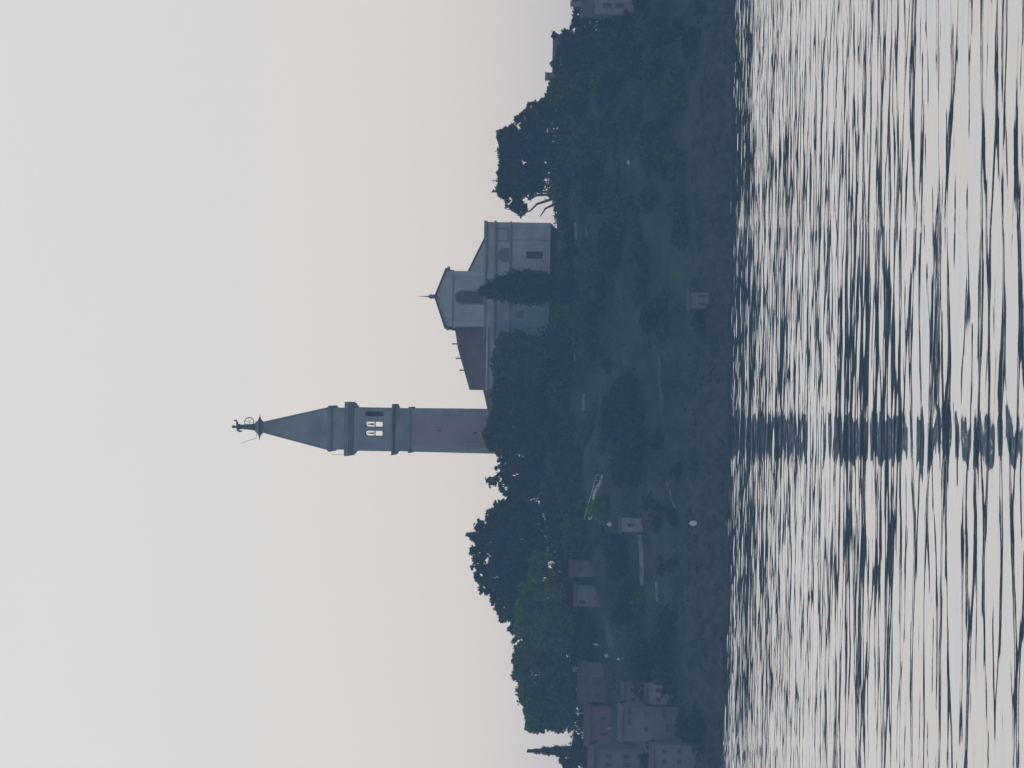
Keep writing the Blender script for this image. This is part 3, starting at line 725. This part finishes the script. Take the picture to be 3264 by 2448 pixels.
# --- in front of the church and tower
tree('cypress_tree', 'dark egg-shaped tree standing in front of the church front', 'tree',
     [(1545, 928, 24, 14), (1570, 924, 34, 28), (1600, 918, 40, 42), (1640, 915, 44, 53), (1685, 915, 46, 58), (1725, 918, 40, 55), (1660, 915, 60, 40)], 597, 'leaf_dark', group=SL, seed=8, dens=30, leaf=.42, clump=.8, per=3)
tree('broadleaf_tree', 'round bushy tree hiding the tower-side foot of the church front', 'tree',
     [(1600, 1130, 34, 50), (1610, 1085, 28, 26), (1650, 1100, 44, 48), (1640, 1160, 50, 50), (1590, 1175, 24, 30), (1700, 1130, 40, 70), (1690, 1190, 40, 40)], 598, 'leaf_mid', group=SL, seed=9)
tree('broadleaf_tree', 'dark rounded tree hiding the foot of the bell tower', 'tree',
     [(1575, 1385, 36, 46), (1590, 1340, 34, 40), (1610, 1425, 40, 34), (1640, 1375, 50, 70), (1680, 1330, 44, 50), (1690, 1420, 44, 50)], 598, 'leaf_dark', group=SL, seed=10, dens=17)
tree('broadleaf_tree', 'low tree between the church annex and the tower foot', 'tree',
     [(1590, 1255, 26, 40), (1600, 1215, 26, 30), (1640, 1250, 40, 56), (1600, 1300, 30, 26), (1690, 1260, 40, 56)], 599, 'leaf_dark', group=SL, seed=11)
# --- left of the tower
tree('evergreen_tree', 'ragged dark tree with a tuft beside the tower, opposite the church', 'tree',
     [(1610, 1470, 22, 24), (1600, 1505, 22, 22), (1560, 1532, 18, 10), (1580, 1536, 20, 16), (1620, 1545, 26, 34), (1650, 1510, 44, 60), (1628, 1580, 24, 24), (1680, 1570, 40, 44), (1650, 1600, 40, 34), (1690, 1620, 30, 24), (1695, 1490, 40, 40), (1690, 1530, 40, 40), (1720, 1500, 30, 50)], 604, 'leaf_dark', group=SK, seed=12)
tree('pine_tree', 'tall dark tree with a sharp leading shoot on the crest', 'tree',
     [(1600, 1620, 26, 26), (1580, 1645, 30, 26), (1545, 1680, 30, 26), (1505, 1705, 22, 6), (1530, 1715, 26, 24), (1525, 1750, 26, 28), (1570, 1730, 50, 60), (1620, 1680, 50, 60), (1660, 1730, 50, 70), (1700, 1660, 36, 60), (1640, 1630, 44, 34), (1620, 1760, 44, 40), (1700, 1720, 40, 50), (1600, 1690, 40, 44)], 603, 'leaf_dark', group=SK, seed=13, dens=16)
tree('pine_tree', 'broad dark tree with a rounded top behind the green thicket', 'tree',
     [(1525, 1790, 22, 30), (1535, 1830, 24, 30), (1550, 1870, 26, 30), (1580, 1830, 44, 56), (1590, 1905, 34, 30), (1620, 1860, 40, 60), (1605, 1945, 30, 22), (1630, 1920, 30, 44), (1610, 1970, 18, 16), (1660, 1810, 40, 60), (1640, 1995, 20, 24), (1670, 1900, 30, 60), (1620, 1790, 50, 40), (1660, 1860, 40, 50), (1640, 1950, 30, 34), (1700, 1780, 40, 50)], 605, 'leaf_dark', group=SK, seed=14, dens=16)
tree('broadleaf_tree', 'big olive-green thicket tree in front of the dark crest trees', 'tree',
     [(1668, 1920, 24, 30), (1690, 1890, 40, 40), (1664, 2010, 24, 30), (1664, 1965, 22, 26), (1680, 1940, 36, 40), (1672, 1990, 34, 40), (1720, 1840, 44, 44), (1760, 1900, 50, 60), (1740, 1970, 50, 60), (1720, 1790, 36, 36), (1790, 1980, 40, 50), (1720, 2030, 44, 40), (1770, 2040, 40, 40)], 595, 'leaf_olive', group=SL, seed=15)
tree('broadleaf_tree', 'broad green tree on the skyline above the pinkish house', 'tree',
     [(1664, 2050, 30, 34), (1658, 2100, 28, 36), (1662, 2150, 28, 36), (1672, 2200, 28, 34), (1684, 2245, 28, 32), (1700, 2080, 44, 60), (1715, 2160, 50, 60), (1720, 2240, 44, 50), (1760, 2120, 44, 70), (1770, 2210, 44, 60), (1790, 2050, 40, 50), (1800, 2160, 40, 60), (1800, 2230, 40, 50), (1735, 2040, 44, 40)], 598, 'leaf_mid', group=SL, seed=16)
tree('broadleaf_tree', 'green tree with a straight drop at its side, next to the lone cypress', 'tree',
     [(1700, 2285, 30, 30), (1710, 2310, 36, 24), (1740, 2290, 44, 40), (1772, 2310, 40, 24), (1800, 2280, 34, 40), (1690, 2315, 18, 18), (1810, 2240, 34, 40), (1815, 2305, 28, 26), (1760, 2270, 40, 40)], 600, 'leaf_mid', group=SL, seed=17)
tree('cypress_tree', 'slim dark cypress alone against the sky above the houses', 'tree',
     [(1690, 2394, 12, 4), (1712, 2394, 20, 8), (1745, 2394, 28, 13), (1780, 2394, 30, 17), (1815, 2396, 30, 20)], 600, 'leaf_dark', group=SK, seed=18, leaf=.38, clump=.6, dens=30, per=3)
tree('broadleaf_tree', 'low dark bush tree at the foot of the lone cypress', 'tree',
     [(1810, 2425, 30, 24), (1820, 2448, 28, 30), (1840, 2400, 24, 34), (1838, 2358, 18, 24)], 597, 'leaf_dark', group=SL, seed=19)

# --- bushes lower on the slope
BUSH = [
    (1805, 830, 60, 62, 'leaf_dark', 'round dark bush just below the church doorway'),
    (1935, 790, 66, 86, 'leaf_dark', 'broad dark bush halfway down the slope under the church'),
    (1800, 1010, 54, 60, 'leaf_mid', 'mid-green bush below the egg-shaped tree'),
    (1890, 960, 60, 70, 'leaf_dark', 'dark bush high on the slope below the egg-shaped tree'),
    (1790, 1130, 50, 60, 'leaf_dark', 'dark bush below the round tree at the church foot'),
    (1760, 1360, 50, 70, 'leaf_dark', 'dark bush under the bell tower'),
    (1780, 1500, 54, 60, 'leaf_mid', 'mid-green bush below the ragged tufted tree beside the tower'),
    (1950, 1330, 60, 70, 'leaf_dark', 'dark bush in the middle of the bare slope below the tower'),
    (1910, 1620, 46, 46, 'leaf_olive', 'olive-green bush beside the slanting stairway'),
    (1960, 1770, 60, 80, 'leaf_dark', 'dark bush spreading between stairway and low grey hut'),
    (1830, 1700, 46, 60, 'leaf_mid', 'mid-green bush above the slanting stairway'),
    (1985, 1930, 50, 70, 'leaf_dark', 'dark bush below the pale hut with the doorway'),
    (1870, 2020, 44, 56, 'leaf_dark', 'dark bush beside the pinkish house on the side towards the tower'),
    (2050, 2130, 54, 90, 'leaf_dark', 'dark bush below the pinkish house'),
    (1820, 2150, 30, 50, 'leaf_dark', 'low dark bush on the crest behind the pinkish house'),
    (1890, 590, 54, 80, 'leaf_dark', 'dark bush under the wide pine'),
    (1850, 440, 50, 80, 'leaf_mid', 'mid-green bush under the large rounded dark tree beyond the church'),
    (1930, 300, 56, 80, 'leaf_dark', 'dark bush below the low green tree beside the chimney'),
    (1985, 110, 60, 66, 'leaf_dark', 'dark bush beside the pale blue-grey house at the frame edge'),
    (2080, 480, 50, 90, 'leaf_dark', 'dark bush low on the slope beyond the church'),
    (2090, 1010, 56, 90, 'leaf_dark', 'dark bush on the slope directly above the lone shore building'),
    (2110, 2200, 40, 50, 'leaf_mid', 'mid-green bush beside the broad bluish house'),
    (2215, 2330, 40, 70, 'leaf_dark', 'dark shore bush below the broad bluish house'),
    (2070, 2420, 40, 40, 'leaf_dark', 'dark bush at the frame edge below the grey house with stacked windows'),
    (2230, 1030, 36, 50, 'leaf_dark', 'dark shore bush touching the tower side of the lone shore building'),
]
for i, (u, v, ru, rv, mt, lb) in enumerate(BUSH):
    g = ground(u + ru * .6, v)
    rr = np.random.default_rng(500 + i)
    lob = []
    for k in range(6):
        lob.append((u + rr.uniform(-.35, .5) * ru, v + rr.uniform(-.6, .6) * rv, ru * rr.uniform(.4, .65), rv * rr.uniform(.35, .6), rr.uniform(-1.5, 1.5)))
    lob.append((u + .25 * ru, v, ru * .7, rv * .75))
    tree('bush', lb, 'bush', lob, g[1], mt, base=None, group='bushes on the slope', dens=10, leaf=.62, seed=40 + i, rtrunk=.16)

# ------------------------------------------------------------------ scrub covering the slope (uncountable)
def scrub():
    rng = np.random.default_rng(77)
    n = 7800
    x = rng.uniform(-92, 92, n); y = rng.uniform(547, 606, n)
    keep = fbm(x / 9.0, y / 9.0, 91, 3) > -0.12
    x, y = x[keep], y[keep]
    z = height(x, y); ok = z > 1.6
    x, y, z = x[ok], y[ok], z[ok]
    s = rng.uniform(.35, 1.0, len(x)) * (1.0 + 1.6 * np.clip(fbm(x / 11.0, y / 11.0, 97, 3), 0, 1))
    per = 16
    P = np.stack([x, y, z + s * .35], -1)[:, None, :] + rng.normal(size=(len(x), per, 3)) * (s[:, None, None] * np.array([.6, .6, .4]))
    V, Fq = leaf_quads(P.reshape(-1, 3), .38, rng, .55)
    o = np_mesh('scrub', V, Fq, MAT['scrub'])
    tag(o, 'low scrub and grass covering the slope', kind='stuff')
scrub()

FEAT = [(1895, 1560), (1885, 1620), (1905, 1520), (2010, 1674), (2040, 1690), (2046, 1705), (2050, 1780), (2054, 1850), (2098, 1885), (2139, 1574), (2206, 1668), (1940, 1671), (1975, 2101), (1898, 2054),
        (1931, 2090), (1955, 2000), (1958, 2050), (2108, 1160), (2108, 1220), (2112, 1300), (1868, 1290), (1840, 735), (1875, 738), (2240, 957), (2210, 957), (1850, 1812), (1856, 1900), (2002, 517),
        (1904, 2170), (1940, 2200), (1960, 2290), (1940, 2340), (2010, 2280), (2060, 2300), (2000, 2420), (2120, 2410), (2020, 2215), (1950, 15), (1980, -20)]
def project(x, y, z):
    l = -x * FPX / y; d = HOR - (z - CAM_H) * FPX / y
    return 1632 + d * ca - l * sa, 1224 + d * sa + l * ca
def thickets():
    rng = np.random.default_rng(80)
    groups = {'leaf_dark': [], 'leaf_mid': [], 'scrub': []}
    tries = 0; n = 0
    while n < 330 and tries < 4000:
        tries += 1
        x = rng.uniform(-86, 86); y = rng.uniform(547, 600)
        if fbm(np.array([x / 15.0]), np.array([y / 15.0]), 93, 3)[0] < -0.16: continue
        r = rng.uniform(1.1, 3.1); z = H(x, y)
        if z < 2.5: continue
        u, v = project(x, y, z + r * .5); rp = r * FPX / y
        if any(abs(u - fu) < rp * 1.0 + 16 and abs(v - fv) < rp * 1.1 + 22 for fu, fv in FEAT): continue
        k = vnoise(np.array([x / 24.0]), np.array([y / 24.0]), 95)[0] + rng.normal(0, .12)
        m = 'leaf_dark' if k < -.04 else ('leaf_mid' if k < .17 else 'scrub')
        for j in range(3):
            groups[m].append((x + rng.normal(0, r * .45), y + rng.normal(0, r * .4), z + r * rng.uniform(.15, .6), r * rng.uniform(.5, .95), r * rng.uniform(.5, .9), r * rng.uniform(.45, .8)))
        n += 1
    for (mt, L), nm, lb in zip(groups.items(), ('dark_thicket', 'green_thicket', 'grey_thicket'), ('dark evergreen thicket spreading over the slope', 'greener thicket patches on the slope', 'greyish scrub thicket patches on the slope')):
        if not L: continue
        P = crown_points(L, 8.5, rng, .9)
        V, Fq = leaf_quads(P, .72, rng)
        tag(np_mesh(nm, V, Fq, MAT[mt]), lb, kind='stuff')
thickets()

def undergrowth():
    rng = np.random.default_rng(79)
    n = 1500
    x = rng.uniform(-92, 92, n); y = rng.uniform(594, 606, n)
    gap = ((x > fx(702, 1720, 602)) & (x < fx(612, 1720, 602))) | ((x > fx(2372, 1830, 602)) & (x < fx(2338, 1830, 602)))
    church = (x > fx(1060, 1740, 602)) & (x < fx(700, 1740, 602))
    ok = ~gap & ~(church & (y > 597)); x, y = x[ok], y[ok]
    s = rng.uniform(.9, 2.1, len(x)); s = np.where((x > fx(1060, 1740, 602)) & (x < fx(700, 1740, 602)), s * .5, s)
    z = height(x, y)
    per = 44
    P = np.stack([x, y, z + s * .7], -1)[:, None, :] + rng.normal(size=(len(x), per, 3)) * (s[:, None, None] * np.array([.6, .5, .55]))
    V, Fq = leaf_quads(P.reshape(-1, 3), .66, rng)
    tag(np_mesh('undergrowth', V, Fq, MAT['leaf_dark']), 'dark undergrowth filling the crest between the trees', kind='stuff')
undergrowth()

# ------------------------------------------------------------------ shore rocks (uncountable rubble at the waterline)
def rocks():
    rng = np.random.default_rng(78)
    m = MB()
    for i in range(520):
        x = rng.uniform(-95, 95); sy = float(shore_y(np.array([x]))[0]); y = sy + rng.uniform(-1.0, 4.5)
        r = rng.uniform(.3, 1.1); z = H(x, y)
        ring = []
        n = 7
        for zz_, q in ((-.5, .9), (.05, 1.0), (.4, .75), (.62, .3)):
            ring.append([(x + r * q * math.cos(6.283 * k / n + i) * rng.uniform(.75, 1.2), y + r * q * math.sin(6.283 * k / n + i) * rng.uniform(.7, 1.2), z + r * zz_ * rng.uniform(.8, 1.15)) for k in range(n)])
        m.loft(ring)
    o = m.build('shore_rocks', MAT['rock'])
    tag(o, 'rubble of dark wet rocks along the waterline', kind='stuff')
rocks()

# ------------------------------------------------------------------ walls, stairs and paths on the slope
def strip_wall(name, label, pts, h, mat, cat='wall', thick=.5, group=None):
    G = [ground(u, v) for u, v in pts]
    Q = []
    for i in range(len(G) - 1):
        n = 6
        for k in range(n + (i == len(G) - 2)):
            t = k / n; x = G[i][0] * (1 - t) + G[i + 1][0] * t; y = G[i][1] * (1 - t) + G[i + 1][1] * t
            Q.append((x, y, H(x, y)))
    m = MB(); rings = []
    zlo = [min(q[2], H(q[0], q[1] - .6)) - .5 for q in Q]
    zt = [G[min(int(i / 6), len(G) - 2)][2] * (1 - (i % 6) / 6) + G[min(int(i / 6), len(G) - 2) + 1][2] * ((i % 6) / 6) if i < len(Q) - 1 else G[-1][2] for i in range(len(Q))]
    for q, a, b in zip(Q, zlo, zt):
        t_ = max(b, q[2]) + h
        rings.append([(q[0], q[1], a), (q[0], q[1] + thick, a), (q[0], q[1] + thick, t_), (q[0], q[1], t_)])
    m.loft(rings)
    o = m.build(name, MAT[mat])
    tag(o, label, cat, group)
    return o
WG = 'pale walls across the slope'
strip_wall('terrace_wall', 'long pale terrace wall running from the narrow hut away from the tower', [(2046, 1705), (2050, 1780), (2056, 1866)], .75, 'wallstone', group=WG)
strip_wall('terrace_wall', 'short faint wall just below the far end of the long terrace wall', [(2096, 1855), (2100, 1918)], .45, 'wallstone', group=WG)
strip_wall('terrace_wall', 'faint pale wall across the slope below the bell tower', [(2104, 1135), (2108, 1220), (2112, 1323)], .35, 'plaster', group=WG)
strip_wall('terrace_wall', 'short pale wall under the tower foot', [(1866, 1256), (1868, 1323)], .5, 'wallstone', group=WG)
strip_wall('terrace_wall', 'low pale wall just below the church corner by the wide pine', [(1838, 708), (1840, 765)], .45, 'wallstone', group=WG)
strip_wall('terrace_wall', 'second low wall a little below the church corner wall', [(1874, 722), (1876, 755)], .45, 'wallstone', group=WG)
strip_wall('terrace_wall', 'pale wall on the slope between the two huts and the pinkish house', [(1952, 1982), (1960, 2066)], 1.3, 'plaster', group=WG)
strip_wall('terrace_wall', 'faint wall on the slope below the round bushy tree at the church foot', [(1830, 1060), (1838, 1150)], .4, 'wallstone', group=WG)

def stairway(name, label, a, b, width, mat, n=26, rail=True):
    ga, gb = ground(*a), ground(*b)
    root = empty(name, ga, label, 'stairs')
    m = MB()
    for k in range(n):
        t = (k + .5) / n
        x = ga[0] * (1 - t) + gb[0] * t; y = ga[1] * (1 - t) + gb[1] * t
        z = max(H(x, y), ga[2] * (1 - t) + gb[2] * t) + .12
        dx = abs(gb[0] - ga[0]) / n / 2 + .05
        m2 = MB().box(x - dx, x + dx, y - width / 2, y + width / 2, z - .9, z)
        m2.build('step', MAT[mat], root)
    if rail:
        for s in (0, 1):
            p0 = Vector((ga[0], ga[1] + width / 2, max(H(ga[0], ga[1]), ga[2]))); p1 = Vector((gb[0], gb[1] + width / 2, max(H(gb[0], gb[1]), gb[2])))
        q = [p0.lerp(p1, t) for t in np.linspace(0, 1, 9)]
        MB().tube([w + Vector((0, 0, 1.0)) for w in q], .05, 6).build('handrail', MAT['lime'], root)
        for w in q: MB().tube([w - Vector((0, 0, .3)), w + Vector((0, 0, 1.0))], .04, 6).build('rail_post', MAT['lime'], root)
    return root
stairway('stairway', 'pale slanting stairway with handrail above the narrow hut', (1877, 1656), (1918, 1514), 1.5, 'lime')
stairway('stairway', 'thin broken stairway lower on the slope, going down towards the water', (2124, 1530), (2154, 1618), .8, 'wallstone', 18, False)

# ------------------------------------------------------------------ small pale things
def boulder(label, u, v, ru, rv, seed, mat='lime'):
    g = ground(u + ru, v); rng = np.random.default_rng(seed)
    Y = g[1]; rx, rz = px(rv, Y), px(ru, Y)
    rings = []
    for t, q in ((-.6, .8), (0, 1.0), (.7, .95), (1.3, .7), (1.7, .3)):
        rings.append([(g[0] + rx * q * math.cos(6.283 * k / 8) * rng.uniform(.8, 1.2), Y + rx * q * math.sin(6.283 * k / 8) * rng.uniform(.8, 1.2), g[2] + rz * t * rng.uniform(.85, 1.1)) for k in range(8)])
    o = MB().loft(rings).build('limestone_rock', MAT[mat])
    return tag(o, label, 'rock', 'white rocks on the slope')
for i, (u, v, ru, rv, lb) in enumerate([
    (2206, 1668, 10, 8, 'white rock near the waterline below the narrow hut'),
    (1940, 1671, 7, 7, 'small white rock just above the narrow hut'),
    (1708, 1611, 7, 16, 'white patch standing in for bright sky between the tall dark crest trees'),  # pale stone added in place of bright sky seen through the trees
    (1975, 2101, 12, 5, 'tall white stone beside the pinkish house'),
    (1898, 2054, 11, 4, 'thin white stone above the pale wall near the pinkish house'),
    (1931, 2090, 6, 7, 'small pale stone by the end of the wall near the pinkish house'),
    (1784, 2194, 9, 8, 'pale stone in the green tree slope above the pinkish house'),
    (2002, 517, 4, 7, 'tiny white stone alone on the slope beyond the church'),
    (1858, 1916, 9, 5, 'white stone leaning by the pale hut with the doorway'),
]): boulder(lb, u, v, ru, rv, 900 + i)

# ------------------------------------------------------------------ haze
hz = MB().box(-3300, 3300, -3300, 3300, -5.0, 118.0).build('haze', MAT['stone'])
hz.data.materials.clear()
hm = bpy.data.materials.new('haze_air'); hm.use_nodes = True
t = hm.node_tree; t.nodes.remove(t.nodes['Principled BSDF'])
pv = t.nodes.new('ShaderNodeVolumePrincipled')
pv.inputs['Color'].default_value = (0.37, 0.67, 1.0, 1)
pv.inputs['Density'].default_value = 0.00032
pv.inputs['Anisotropy'].default_value = 0.0
t.links.new(pv.outputs[0], t.nodes['Material Output'].inputs['Volume'])
hz.data.materials.append(hm)
tag(hz, 'thin evening haze over the water', kind='stuff')
